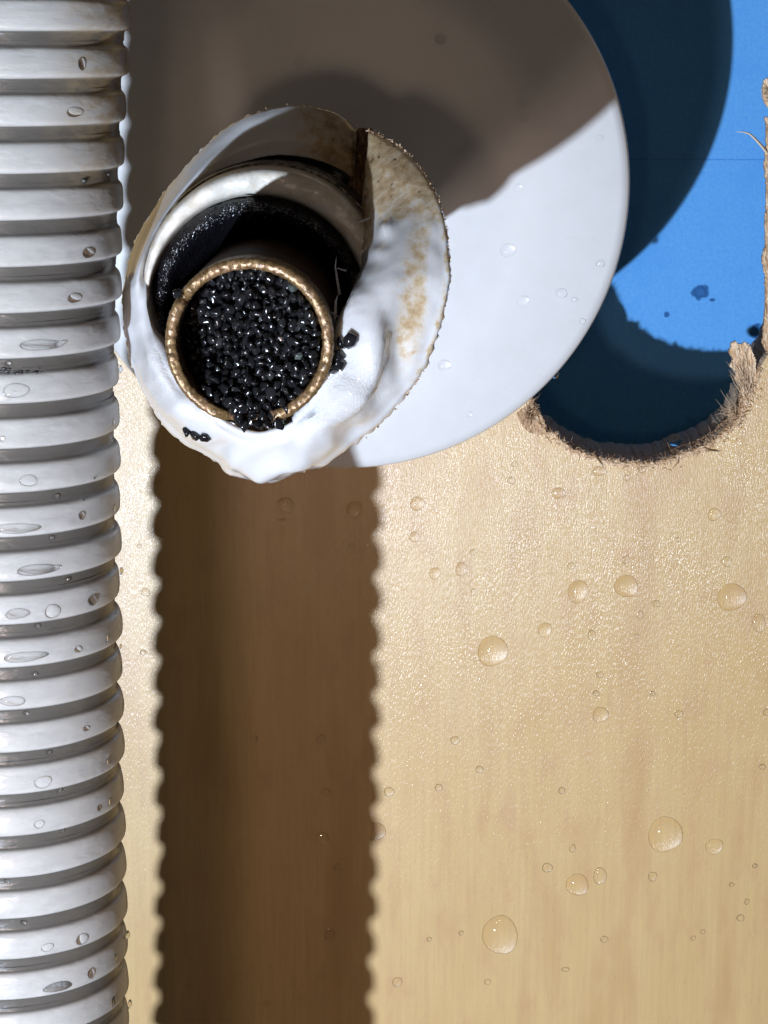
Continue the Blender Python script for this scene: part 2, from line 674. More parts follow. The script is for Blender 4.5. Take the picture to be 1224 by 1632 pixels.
def crumble(name, poly_px, z0, amp, tone, label, lean=0.0, parent=None, org=(0, 0, 0)):
    """a lump of torn board: rough upper face over a lower face"""
    xs = [p[0] for p in poly_px]
    ys = [p[1] for p in poly_px]
    st_ = 1.6
    nx, ny = int((max(xs) - min(xs)) / st_) + 1, int((max(ys) - min(ys)) / st_) + 1
    v, f, t, ids = [], [], [], {}
    for i in range(nx):
        for j in range(ny):
            px, py = min(xs) + i * st_, min(ys) + j * st_
            if inside((px, py), poly_px):
                z = z0 + amp * fbm(px * 0.10, py * 0.05, 2, 3) + amp * 0.5 * fbm(px * 0.5, py * 0.12, 6, 2) + lean * (max(ys) - py)
                ids[i, j] = len(v)
                v.append(P(px + random.gauss(0, 0.5), py + random.gauss(0, 0.5), z))
                t.append(min(1, max(0, tone + 0.5 * fbm(px * 0.3, py * 0.07, 1, 3) + random.gauss(0, 0.05))))
    nv = len(v)
    for k in range(nv):
        v.append(v[k] - Vector((0, 0, 9)))
        t.append(t[k] * 0.8)
    use = {}
    for (i, j), a in ids.items():
        if all(q in ids for q in ((i + 1, j), (i, j + 1), (i + 1, j + 1))):
            q = (a, ids[i, j + 1], ids[i + 1, j + 1], ids[i + 1, j])
            f.append(q)
            f.append(tuple(nv + w for w in q[::-1]))
            for e0, e1 in zip(q, q[1:] + q[:1]):
                key = (min(e0, e1), max(e0, e1))
                use[key] = use.get(key, 0) + 1
    for (a, b_), n_ in use.items():
        if n_ == 1:
            f.append((a, b_, nv + b_, nv + a))
    o = link(name, mesh_from(name, v, f, M['fibre'], org, smooth=False, attrs={"tone": t}), parent or panel)
    o["label"] = label


crumble("torn_chunk", [(1165, 546), (1172, 542), (1180, 549), (1187, 543), (1196, 550), (1205, 572), (1206, 600), (1204, 628), (1192, 650), (1184, 640), (1178, 612),
                       (1170, 604), (1172, 592), (1161, 584), (1167, 572), (1160, 562)], -6, 5, 0.86, "pale frayed chunk of board standing at the right of the hole", 0.1)
crumble("torn_chunk", [(1206, 600), (1204, 640), (1186, 672), (1164, 698), (1138, 712), (1122, 716), (1140, 698), (1158, 676), (1174, 650), (1184, 622)], -2, 4, 0.78,
        "grey crumbling band on the lower right rim of the hole")
crumble("torn_chunk", [(834, 648), (848, 640), (858, 652), (868, 668), (872, 684), (858, 694), (842, 690), (828, 676), (822, 660)], 2, 4, 0.50,
        "brown torn lump where the hole meets the white plate")
crumble("torn_chunk", [(1216, 128), (1230, 118), (1240, 140), (1240, 172), (1222, 172), (1214, 156)], 0, 3, 0.92, "pale chip of board on the upper right rim of the hole")
ob = link("torn_fibre", mesh_from("torn_fibre", fv, ff, M['fibre'], attrs={"tone": ft}), panel)
ob["kind"] = "stuff"


def tuft(name, root, tip_px, n, spread, wid, tone, label, z=-6, size=1.0):
    v, f, t = [], [], []
    r0 = P(*root, z)
    for k in range(n):
        q = random.random()
        tx, ty = tip_px[0] + random.gauss(0, spread), tip_px[1] + random.gauss(0, spread * 1.3)
        e = P(tx, ty, z + random.uniform(-8, 22))
        s = r0 + Vector((random.gauss(0, spread * 0.45), random.gauss(0, spread * 0.7), random.uniform(-14, 6)))
        path = []
        bend = Vector((random.gauss(0, 3), random.gauss(0, 3), random.uniform(2, 12)))
        for i in range(6):
            u = i / 5
            path.append(s.lerp(e, u) + bend * math.sin(u * math.pi))
        strip(path, random.uniform(*wid), min(1, max(0, random.gauss(tone, 0.13))), v, f, t)
    o = link(name, mesh_from(name, v, f, M['fibre'], attrs={"tone": t}), panel)
    o["label"] = label
    return o


tuft("splinter", (1194, 632), (1178, 585), 90, 10, (0.3, 1.0), 0.88, "pale frayed tuft of fibres standing into the hole at right")
tuft("splinter", (1172, 660), (1162, 652), 60, 9, (0.3, 0.8), 0.8, "short grey fibres on the lower right of the hole rim")
tuft("splinter", (840, 664), (848, 660), 70, 8, (0.3, 1.1), 0.5, "brown fuzzy clump where the hole meets the white plate", z=2)
tuft("splinter", (1228, 155), (1220, 150), 50, 6, (0.3, 1.0), 0.95, "chip of pale veneer on the right rim of the hole", z=0)
crumble("torn_chunk", [(1219, 186), (1238, 180), (1262, 200), (1262, 560), (1224, 566), (1214, 548), (1219, 480), (1218, 436), (1213, 414), (1218, 392), (1219, 350), (1221, 300), (1217, 262), (1221, 230)], -8, 4, 0.74,
        "narrow strip of torn pale board along the right rim of the hole")
v_, f_, t_ = [], [], []
strip([P(1224, 246, -12), P(1213, 232, -2), P(1203, 221, 6), P(1194, 213, 9), P(1184, 210.5, 9), P(1172, 210, 8)][0:6], 3.0, 0.98, v_, f_, t_)
o = link("curled_sliver", mesh_from("curled_sliver", v_, f_, M['fibre'], attrs={"tone": t_}), panel)
o["label"] = "single pale curled sliver reaching into the hole at right"
for (path, w, tn) in (([(946, 722), (952, 730), (958, 738), (963, 746)], 2.2, 0.12), ([(1082, 728), (1080, 738), (1074, 744), (1071, 748)], 1.3, 0.3),
                      ([(1120, 712), (1132, 718), (1143, 719), (1150, 721)], 1.6, 0.2), ([(1160, 668), (1176, 662), (1190, 656), (1200, 654)], 1.6, 0.4),
                      ([(1150, 690), (1165, 672), (1180, 665), (1192, 660)], 1.2, 0.3)):
    v_, f_, t_ = [], [], []
    strip([P(x, y, 3 + i * 0.6) for i, (x, y) in enumerate(path)], w, tn, v_, f_, t_)
    link("wood_shred", mesh_from("wood_shred", v_, f_, M['fibre'], attrs={"tone": t_}), panel)

# ------------------------------------------------------------------ blue wall seen through the hole
ZB = -520.0
seam = P(1100, 254, ZB).y
wall = empty("blue_wall", P(1080, 300, ZB), "bright blue painted wall with a thin horizontal joint, seen through the hole", "wall")
worg = P(1080, 300, ZB)


def slab(name, y0, y1, parent):
    nx, ny = 120, 90
    xs, ys = np.linspace(-900, 1000, nx), np.linspace(y0, y1, ny)
    xs = np.sort(np.concatenate([xs, np.linspace(330, 610, 200)]))
    ys = np.sort(np.unique(np.concatenate([ys, [y for y in np.linspace(-640, -440, 150) if y0 < y < y1]])))
    nx, ny = len(xs), len(ys)
    v, wet = [], []
    stain_shadow_spots = [(1116, 466, 15, 13), (1063, 501, 6, 6), (1135, 478, 5, 3), (1206, 528, 14, 12)]  # last one is the torn tuft's shadow, painted into the wall colour
    sp = [(*P(a, b, ZB).to_tuple()[:2], rx * 1.17, ry * 1.17) for a, b, rx, ry in stain_shadow_spots]
    for x in xs:
        for y in ys:
            v.append((x, y, ZB))
            w = 0
            for sx, sy, rx, ry in sp:
                d = math.hypot((x - sx) / rx, (y - sy) / ry) + 0.35 * fbm(x * 0.06, y * 0.06, 2)
                w = max(w, 0.85 * (1 - sst(0.75, 1.05, d)))
            wet.append(w)
    f = grid_faces(nx, ny, flip=True)
    nb = len(v)
    # thickness
    for x, y in ((-900, y0), (1000, y0), (1000, y1), (-900, y1)):
        v.append((x, y, ZB - 40))
        wet.append(0)
    c = [0, (nx - 1) * ny, nx * ny - 1, ny - 1]
    for i in range(4):
        f.append((c[i], nb + i, nb + (i + 1) % 4, c[(i + 1) % 4]))
    f.append((nb, nb + 3, nb + 2, nb + 1))
    return link(name, mesh_from(name, v, f, M['blue'], worg, smooth=False, attrs={"wet": wet}), parent)


slab("wall_board", -1500, seam - 1.1, wall)
slab("wall_board", seam + 1.1, 1300, wall)
v_ = [(-900, -1500, ZB - 44), (1000, -1500, ZB - 44), (1000, 1300, ZB - 44), (-900, 1300, ZB - 44)]
v_ = [(-900, seam - 8, ZB - 1.2), (1000, seam - 8, ZB - 1.2), (1000, seam + 8, ZB - 1.2), (-900, seam + 8, ZB - 1.2),
      (-900, seam - 8, ZB - 30), (1000, seam - 8, ZB - 30), (1000, seam + 8, ZB - 30), (-900, seam + 8, ZB - 30)]
me = mesh_from("joint_filler", [(x, min(max(y, seam - 1.0), seam + 1.0), z) for x, y, z in v_],
               [(0, 1, 2, 3), (4, 7, 6, 5), (0, 4, 5, 1), (3, 2, 6, 7)], M['blue'], worg, smooth=False, attrs={"wet": [0.25] * 8})
link("joint_filler", me, wall)

# ------------------------------------------------------------------ white cover plate
ZF = 125.0
pc = P(546, 299, ZF)
RF = 451.0
prof = [(0, -22), (140, -22), (300, -20), (RF - 18, -17), (RF - 6, -22), (RF - 1.5, -30), (RF, -40), (RF, -60), (RF - 2, -78), (RF - 9, -80), (RF - 10, -60),
        (RF - 14, -42), (RF - 30, -34), (160, -34)]
prof = [(r, z + 20) for r, z in prof]
nseg = 220
v_ = []
pp = [(0.02, -2)] + prof[1:]
for i in range(nseg):
    a = 2 * math.pi * i / nseg
    for r_, z in pp:
        v_.append((pc.x + r_ * math.cos(a), pc.y + r_ * math.sin(a), ZF + z))
me = mesh_from("cover_plate", v_, grid_faces(nseg, len(pp), close_n=True, flip=True), M['plate'], pc)
plate = link("cover_plate", me, None, pc)
tag(plate, "large round white plastic cover plate behind the cut fitting, half in shadow", "cover plate")

# ------------------------------------------------------------------ the sawn fitting with its pipe
ZP = 1230.0        # pipe end
ZO, ZI = 1000.0, 1110.0
fit_c = P(430, 489, ZO)
fit = empty("pipe_fitting", (fit_c.x, fit_c.y, ZF), "sawn open white plastic fitting, stained at right, around a brass pipe end", "pipe fitting")
forg = Vector((fit_c.x, fit_c.y, ZF))

st_o = [(587, 207), (640, 235), (682, 285), (706, 340), (716, 400), (717, 450), (703, 515), (678, 585), (640, 640), (590, 692), (535, 729), (480, 751),
        (430, 757), (388, 752), (340, 732), (290, 705), (250, 664), (224, 612), (204, 560), (197, 500), (202, 435), (220, 375), (262, 308),
        (312, 248), (362, 204), (416, 178), (475, 168), (532, 179), (569, 207)]
st_i = [(574, 372), (577, 398), (577, 425), (570, 448), (561, 468), (552, 492), (545, 520), (536, 556), (524, 596), (503, 636), (472, 668), (440, 684),
        (412, 690), (380, 684), (346, 664), (316, 638), (281, 602), (256, 558), (240, 510), (234, 460), (237, 420), (262, 364), (300, 312),
        (342, 275), (392, 256), (440, 247), (490, 251), (534, 266), (564, 285)]
ns = len(st_o)
cpx = np.array([fit_c.x, fit_c.y])
ctrl = []
zo_t = [960, 1005, 1065, 1115, 1148, 1164, 1164, 1150, 1125, 1096, 1070, 1050, 1035, 1030, 1025, 1020, 1022, 1026, 1030, 1025, 1000, 958, 920, 898, 886, 882, 876, 870, 865]
zi_t = [1010, 1060, 1110, 1150, 1176, 1188, 1190, 1187, 1180, 1170, 1160, 1150, 1140, 1130, 1125, 1118, 1104, 1082, 1062, 1046, 1020, 985, 952, 934, 926, 922, 916, 910, 905]
for k in range(ns):
    (a, b), (c, d) = st_o[k], st_i[k]
    flat = 1.0 if k >= 20 else 0.0
    if k in (18, 19):
        flat = 0.5
    ZO, ZI = zo_t[k], zi_t[k]
    O = P(a, b, ZO)
    I = P(c, d, ZI)
    low = 0.0 if (k < 7 or k > 15) else 1.0

    def shr(p, s, z):
        return (fit_c.x + (p.x - fit_c.x) * s, fit_c.y + (p.y - fit_c.y) * s, z)

    def mid(t, z):
        return tuple(P(a + (c - a) * t, b + (d - b) * t, z))

    row = [shr(O, 0.66, 118), shr(O, 0.66, 420), shr(O, 0.74, 600), shr(O, 0.93, ZO - 140)]
    row.append(shr(O, 0.985, O.z - 55))
    row.append(tuple(O))
    if flat >= 1:
        row += [mid(0.07, ZO + 14), mid(0.30, ZO + 28), mid(0.62, ZO + 42), mid(0.93, ZI - 3)]
    else:
        row += [mid(0.09, ZO + 0.35 * (ZI - ZO)), mid(0.30, ZO + 0.72 * (ZI - ZO)), mid(0.62, ZI + 8), mid(0.90, ZI + 6)]
    row.append(tuple(I))
    row.append(shr(I, 0.985 if flat < 1 else 1.01, ZI - 30))
    row.append(shr(I, 0.98 if flat < 1 else 1.02, min(ZI - 60, 900)))
    row.append(shr(I, 0.98 if flat < 1 else 1.02, 760))
    ctrl.append(row)
ctrl = np.array(ctrl)
NS, NP = 360, 92
g = crom(ctrl, NS)                       # along the rim
g = np.transpose(crom(np.transpose(g, (1, 0, 2)), NP), (1, 0, 2))

bumps = [  # px, py, amplitude u, sigma x, sigma y
    (618, 366, 6, 13, 12), (604, 402, 5, 16, 11), (652, 470, -3, 22, 60), (638, 560, -7, 14, 55), (602, 640, -7, 22, 30),
    (560, 690, -9, 30, 22), (590, 560, 12, 22, 50), (560, 620, 10, 22, 22), (420, 748, 16, 34, 12), (372, 738, 8, 16, 14), (470, 735, 9, 40, 8),
    (300, 640, 9, 26, 20), (252, 560, 6, 20, 40), (350, 715, -5, 30, 10)]


def stain_at(x, y):
    s = 0.0
    if x > 560:
        top = 1 - sst(300, 395, y)
        s = 0.10 * (1 - sst(560, 680, y)) * sst(585, 640, x)
        s = max(s, 0.62 * top + 0.12 * (1 - sst(220, 300, y)))
        s = max(s, 0.50 * math.exp(-((x - 660 + (y - 470) * 0.10) / 24) ** 2) * (1 - sst(500, 640, y)) * sst(300, 400, y))
        if y < 400:
            s = max(s, 0.95 * (1 - sst(574, 604, x)))
        s -= 0.55 * math.exp(-((x - 696) / 13) ** 2 - ((y - 425) / 50) ** 2) * (0.6 + 0.8 * abs(fbm(x * 0.09, y * 0.05, 3, 3)))   # scraped clean patch
        s -= 0.50 * math.exp(-((x - 622) / 16) ** 2 - ((y - 372) / 18) ** 2)
        s -= 0.45 * math.exp(-((x - 600) / 28) ** 2 - ((y - 410) / 20) ** 2)
        edge_x = float(np.interp(y, [235, 285, 340, 400, 450, 515, 585, 640], [640, 682, 706, 716, 717, 703, 678, 640]))
        s = max(s, 0.62 * sst(edge_x - 14, edge_x - 3, x) * (1 - sst(560, 660, y)) * (0.5 + fbm(x * 0.1, y * 0.06, 7, 3)))
    elif x > 400 and y < 300:
        s = 0.62 * sst(430, 540, x)
    return max(0.0, s)


nrm = np.zeros_like(g)
du = np.gradient(g, axis=0)
dv = np.gradient(g, axis=1)
nn = np.cross(du, dv)
nn /= (np.linalg.norm(nn, axis=2, keepdims=True) + 1e-9)
# make normals point away from the fitting's inside (towards viewer on the face)
if nn[NS // 2, int(NP * 0.62), 2] < 0:
    nn = -nn
verts, stain, rough = [], [], []
for i in range(NS):
    for j in range(NP):
        p = g[i, j]
        x, y = proj(p)
        t = j / (NP - 1)
        face = sst(0.33, 0.42, t) * (1 - sst(0.80, 0.86, t))
        flatk = 1.0 if (i / (NS - 1)) * (ns - 1) > 19.5 else 0.0
        am = 1.0 - 0.65 * flatk
        d = 0.0
        d += face * am * (fbm(x * 0.014, y * 0.014, 3.1, 2) * (1.6 if x > 560 else 3.0) + fbm(x * 0.05, y * 0.05, 8.2, 2) * 0.9)
        for bx, by, amp, sx, sy in bumps:
            e = ((x - bx) / sx) ** 2 + ((y - by) / sy) ** 2
            if e < 9:
                d += face * amp * math.exp(-e)
        snow = math.exp(-(((x - 560) / 42) ** 2 + ((y - 610) / 48) ** 2)) + 0.6 * math.exp(-(((x - 510) / 45) ** 2 + ((y - 665) / 22) ** 2)) \
            + 0.5 * math.exp(-(((x - 262) / 28) ** 2 + ((y - 590) / 55) ** 2))
        d += face * snow * fbm(x * 0.10, y * 0.10, 5.5, 2) * 2.5
        st = i / (NS - 1) * (ns - 1)
        low_ = sst(6.5, 9.5, st) * (1 - sst(15.5, 18.0, st))
        d += face * low_ * 3.6 * math.sin(26 * t + 2.2 * fbm(x * 0.012, y * 0.012, 2.2, 2)) * sst(0.42, 0.5, t)
        if 450 < y < 700 and x > 470:
            dd = x - (610 - 0.0032 * (y - 530) ** 2 + 5 * fbm(y * 0.03, 1, 1, 2))
            d += face * 10 * (1 - sst(-9, 9, dd)) * sst(455, 530, y) * (1 - sst(640, 695, y))
        # ragged saw burr at the outer edge
        edge = math.exp(-((t - 0.385) / 0.018) ** 2)
        d += edge * fbm(i * 0.55, j * 0.2, 4.4, 2) * 4.0
        q = p + nn[i, j] * d
        verts.append(q)
        stain.append(stain_at(x, y) if t > 0.30 else 0.25)
        rough.append(min(1, snow))
faces = grid_faces(NS, NP, flip=False)
# end walls of the saw slit
for i, rev in ((0, False), (NS - 1, True)):
    a = [i * NP + j for j in range(NP)]
    mid_ = len(verts)
    lo, hi_ = 28, NP - 1
    cen = []
    for j in range(lo, hi_ + 1):
        cen.append(a[j])
    c = np.mean([np.array(verts[k]) for k in cen], axis=0)
    verts.append(c)
    stain.append(0.8)
    rough.append(0.6)
    for k in range(len(cen) - 1):
        f = (cen[k], cen[k + 1], mid_)
        faces.append(f if not rev else f[::-1])
me = mesh_from("sleeve", verts, faces, M['sleeve'], forg, attrs={"stain": stain, "rough": rough})
sleeve = link("sleeve", me, fit)

# molten tongue hanging from the lower rim
tv = []
nt_, mt_ = 40, 16
ZO = 985.0
tg = crom(np.array([[tuple(P(398, 742, ZO + 60)), tuple(P(404, 756, ZO + 40)), tuple(P(412, 764, ZO + 10)), tuple(P(412, 755, ZO - 40))],
                    [tuple(P(420, 738, ZO + 74)), tuple(P(424, 758, ZO + 52)), tuple(P(430, 770, ZO + 14)), tuple(P(428, 755, ZO - 44))],
                    [tuple(P(445, 740, ZO + 70)), tuple(P(447, 756, ZO + 48)), tuple(P(446, 766, ZO + 12)), tuple(P(444, 752, ZO - 40))],
                    [tuple(P(468, 742, ZO + 56)), tuple(P(466, 751, ZO + 38)), tuple(P(464, 757, ZO + 8)), tuple(P(462, 748, ZO - 40))]]), nt_)
tg = np.transpose(crom(np.transpose(tg, (1, 0, 2)), mt_), (1, 0, 2))
me = mesh_from("plastic_tongue", tg.reshape(-1, 3), grid_faces(nt_, mt_), M['sleeve'], forg,
               attrs={"stain": [0] * (nt_ * mt_), "rough": [0.1] * (nt_ * mt_)})
link("plastic_tongue", me, fit)

crumble("seam_grime", [(563, 205), (596, 203), (592, 250), (586, 310), (582, 375), (566, 378), (556, 330), (556, 285), (562, 250)], 965, 5, 0.03,
        "dark brown grime packed in the saw slit", -0.75, fit, forg)
# fuzzy plastic burr along the sawn outer edge at right and top
fv, ff, ft = [], [], []
oc = crom(np.array(st_o, float), 600)
for k in range(230):
    u = random.random() ** 1.3 * 0.34 if random.random() < 0.75 else random.uniform(0.86, 1.0)
    i = min(598, int(u * 599))
    x, y = oc[i]
    tx, ty = oc[i + 1] - oc[i]
    l_ = math.hypot(tx, ty)
    tx, ty = tx / l_, ty / l_
    ox, oy = ty, -tx
    z0 = float(np.interp(u * (ns - 1), range(ns), zo_t)) + 2
    ln_ = min(4.5, random.expovariate(1 / 2.2) + 1.0)
    a = random.gauss(0, 0.9)
    dx, dy = ox * math.cos(a) + tx * math.sin(a), oy * math.cos(a) + ty * math.sin(a)
    c = random.gauss(0, 0.6)
    path = [P(x + dx * ln_ * q / 3 - dy * c * ln_ * (q / 3) ** 2 - ox, y + dy * ln_ * q / 3 + dx * c * ln_ * (q / 3) ** 2 - oy, z0 + random.uniform(-2, 3)) for q in range(4)]
    strip(path, random.uniform(0.4, 1.2), min(1, max(0.1, random.gauss(0.75, 0.2))), fv, ff, ft)
o = link("burr", mesh_from("burr", fv, ff, M['fibre'], forg, attrs={"tone": ft}), fit)
o["kind"] = "stuff"


def ring(name, loops, material, ncirc, nprof, disp=None, smooth=True, arc=None):
    """sweep between circles given as (px, py, radius px, Z)"""
    v = []
    ctr = []
    a0, a1 = arc or (0, 2 * math.pi)
    for i in range(ncirc):
        a = a0 + (a1 - a0) * i / (ncirc if arc is None else ncirc - 1)
        ctr.append([tuple(P(x + r_ * math.cos(a), y - r_ * math.sin(a), z)) for x, y, r_, z in loops])
    gg = np.transpose(crom(np.transpose(np.array(ctr), (1, 0, 2)), nprof), (1, 0, 2))
    for i in range(ncirc):
        for j in range(nprof):
            p = gg[i, j]
            if disp:
                p = p + np.array(disp(p, i, j / (nprof - 1)))
            v.append(p)
    return link(name, mesh_from(name, v, grid_faces(ncirc, nprof, close_n=arc is None), material, forg, smooth=smooth), fit)


# inner white collar
ring("collar", [(444, 427, 179, 800), (431, 447, 188.6, 930), (423, 461, 195, 1020), (420, 463, 190, 1040), (416, 470, 182, 1044), (411, 480, 174, 1038), (411, 482, 170, 1000), (413, 484, 166, 900)],
     M['collar'], 200, 26, disp=lambda p, i, t: (0, 0, fbm(p[0] * 0.03, p[1] * 0.03, 1.0, 3) * 3.0))
for z, tube in ((985, 4.0), (950, 3.4), (915, 3.4)):
    k_ = (D - 1020) / (D - z)
    tx_, ty_, tr_ = 690 - k_ * 267, 40 + k_ * 421, 195 * k_ + 1.5
    lp = [(tx_, ty_, tr_ + tube * math.cos(q), z + 1.6 * tube * math.sin(q)) for q in np.linspace(0, 2 * math.pi, 9)]
    ring("thread", lp, M['thread'], 150, 14)


def rub(p, i, t):
    k = 1.0 if 0.1 < t < 0.95 else 0.2
    return (random.gauss(0, 0.25), random.gauss(0, 0.25), k * (random.gauss(0, 0.55) + fbm(p[0] * 0.04, p[1] * 0.04, 2, 3) * 5))


ring("rubber_seal", [(411, 482, 177, 900), (411, 482, 172.5, 975), (411, 482, 170, 1004), (411, 484, 164, 1022), (412, 488, 155, 1026), (413, 493, 147, 1012), (415, 500, 140, 980), (419, 505, 131, 930), (430, 489, 118, 800)],
     M['rubber'], 420, 60, disp=rub, smooth=False)

# brass pipe: wall, cut rim, bore
pcx = P(397, 546, ZP)
RO = 138.0 * (D - ZP) / 3690 * 1.012
RI = 118.6 * (D - ZP) / 3690 * 1.012
porg = forg


def lathe(name, prof, material, n, parent, disp=None, smooth=True):
    v = []
    for i in range(n):
        a = 2 * math.pi * i / n
        for j, (r_, z) in enumerate(prof):
            p = Vector((pcx.x + r_ * math.cos(a), pcx.y + r_ * math.sin(a), z))
            if disp:
                p += Vector(disp(a, j, p))
            v.append(p)
    return link(name, mesh_from(name, v, grid_faces(n, len(prof), close_n=True, flip=True), material, forg, smooth=smooth), parent)


pipe = lathe("pipe", [(RI + 1.5, ZP - 6), (RI + 1.4, ZP - 420), (RO - 0.8, ZP - 420), (RO - 0.6, ZP - 200), (RO - 0.7, ZP - 60), (RO - 0.8, ZP - 6)], M['pipe'], 160, fit)
rp = []
for r_, z in [(RI, -40), (RI - 0.2, -20), (RI, -6), (RI + 0.5, -2.2), (RI + 1.8, -0.6), (RI + 3.5, 0), (RI + 6, 0.6), (RI + 9, 0.7), (RO - 3, 0.2), (RO - 1.2, -1.0), (RO - 0.2, -3), (RO, -7), (RO, -26), (RO - 0.4, -40)]:
    rp.append((r_, ZP + z))


def rimd(a, j, p):
    k = 1.0 if 2 <= j <= 11 else 0.3
    n1 = fbm(p.x * 0.25, p.y * 0.25, j * 0.7, 3)
    c = 0.0
    da = (a - math.radians(146) + math.pi) % (2 * math.pi) - math.pi
    if 2 <= j <= 11:
        c = -9 * math.exp(-(da / 0.055) ** 2)             # nick in the rim
    db = (a - math.radians(268) + math.pi) % (2 * math.pi) - math.pi
    if 1 <= j <= 11:
        c -= 12 * math.exp(-(db / 0.30) ** 4)             # broken low part under the spilled grains
    if 1 <= j <= 5:
        n1 += random.gauss(0, 0.28)
    return (k * n1 * math.cos(a) * 1.0, k * n1 * math.sin(a) * 1.0, k * fbm(p.x * 0.2, p.y * 0.2, 9, 3) * 1.6 + c)


lathe("pipe_rim", rp, M['brass'], 260, pipe, rimd, smooth=True)
lathe("pipe_bore", [(0.5, ZP - 115), (RI - 6, ZP - 115), (RI - 0.5, ZP - 110), (RI - 0.4, ZP - 38)], M['rubber'], 90, pipe)

# thin white shreds of plastic between pipe and sleeve
for k, (pts, w, z0) in enumerate(((((541, 470), (537, 445), (534, 425), (536, 409)), 1.8, 1130), (((530, 520), (534, 500), (535, 480), (538, 470)), 2.8, 1200),
                                  (((520, 497), (528, 499), (536, 503), (542, 506)), 2.4, 1180), (((552, 432), (544, 430), (540, 428), (534, 428)), 1.4, 1100),
                                  (((590, 348), (578, 352), (570, 354), (562, 356)), 1.5, 1060))):
    v_, f_, t_ = [], [], []
    strip([P(x, y, min(z0, 1178) + i * 4) for i, (x, y) in enumerate(pts)], w, 0, v_, f_, t_)
    o = link("plastic_shred", mesh_from("plastic_shred", v_, f_, M['sleeve'], forg, attrs={"stain": [0.05] * len(v_), "rough": [0] * len(v_)}), fit)

# ------------------------------------------------------------------ black granules
gmesh = []
for k in range(8):
    b_ = bmesh.new()
    sx, sy, sz = random.uniform(0.95, 1.4), random.uniform(0.75, 1.0), random.uniform(0.7, 0.95)
    for _q in range(16):
        n = Vector((random.gauss(0, 1), random.gauss(0, 1), random.gauss(0, 1))).normalized()
        b_.verts.new(Vector((n.x * sx, n.y * sy, n.z * sz)) * random.uniform(0.95, 1.15) * S)
    hull = bmesh.ops.convex_hull(b_, input=b_.verts[:])
    loose = [v for v in b_.verts if not v.link_faces]
    bmesh.ops.delete(b_, geom=loose, context='VERTS')
    bmesh.ops.subdivide_edges(b_, edges=b_.edges[:], cuts=2, use_grid_fill=True)
    for _q in range(0):
        bmesh.ops.smooth_vert(b_, verts=b_.verts[:], factor=0.35, use_axis_x=True, use_axis_y=True, use_axis_z=True)
    bmesh.ops.recalc_face_normals(b_, faces=b_.faces[:])
    me = bpy.data.meshes.new("granule")
    b_.to_mesh(me)
    b_.free()
    me.materials.append(M['granule'])
    me.polygons.foreach_set("use_smooth", [True] * len(me.polygons))
    gmesh.append(me)


def granule(p, r_, label, group=None):
    o = bpy.data.objects.new("granule", random.choice(gmesh))
    o.location = W(p)
    o.rotation_euler = (random.uniform(0, 6.3), random.uniform(0, 6.3), random.uniform(0, 6.3))
    o.scale = (r_, r_, r_)
    COL.objects.link(o)
    tag(o, label, "granule", group)
    return o


def fill_depth(dx, dy):
    """how far the fill lies below the rim"""
    t = (-dx * 0.80 + dy * 0.35) / RI
    low = sst(0.35, 0.95, -dy / RI)
    d = 29 + 52 * t
    return max(3.0, d * (1 - low) + 2.0 * low)


pts = []
tries = 0
rg = 6.1
while len(pts) < 285 and tries < 60000:
    tries += 1
    a = random.uniform(0, 6.2832)
    q = math.sqrt(random.random()) * (RI - 4.0)
    dx, dy = q * math.cos(a), q * math.sin(a)
    layer = 0 if len(pts) < 190 else 1
    z = ZP - fill_depth(dx, dy) - layer * 8.0 + random.uniform(-3, 3)
    p = Vector((pcx.x + dx, pcx.y + dy, z))
    mind = 9.2
    if all((p - o_).length > mind for o_ in pts):
        pts.append(p)
for p in pts:
    granule(p, random.uniform(4.8, 7.9), "wet black granule packed inside the cut brass pipe", "granules filling the pipe")
bv, bf = [], []
for k in range(260):
    a = random.uniform(0, 6.2832)
    q = math.sqrt(random.random()) * (RI - 4.0)
    dx, dy = q * math.cos(a), q * math.sin(a)
    m_ = gmesh[k % 8]
    off = len(bv)
    e_ = Matrix.Rotation(random.uniform(0, 6), 3, 'X') @ Matrix.Rotation(random.uniform(0, 6), 3, 'Y')
    r_ = random.uniform(5.5, 7.5)
    for v in m_.vertices:
        w = e_ @ (v.co / S) * r_
        bv.append((pcx.x + dx + w.x, pcx.y + dy + w.y, ZP - fill_depth(dx, dy) - random.choice((13, 13, 20)) + w.z))
    bf += [tuple(off + i for i in p_.vertices) for p_ in m_.polygons]
bed = link("granule_bed", mesh_from("granule_bed", bv, bf, M['granule'], pcx), None, pcx)
tag(bed, "deeper mass of black granules under the top layer inside the pipe", "granules", None, "stuff")
for x, y in ((386, 648), (402, 660), (418, 664), (434, 662), (396, 672), (412, 676), (429, 676), (446, 664), (458, 652), (380, 664), (371, 650), (444, 676), (410, 648), (428, 648), (388, 674)):
    granule(P(x, y, ZP + random.uniform(-6, 3)), random.uniform(6.2, 8.0), "wet black granule heaped over the lower lip of the brass pipe", "granules spilling over the pipe lip")

# ------------------------------------------------------------------ corrugated hose
ZH = 1066.0
RH = 142.0
PIT = 51.14


def hose_px(py):
    return float(np.interp(py, [-200, 0, 120, 300, 600, 800, 1200, 1632, 1900], [16, 12, 7, 1, -1, 1, 12, 24, 32]))


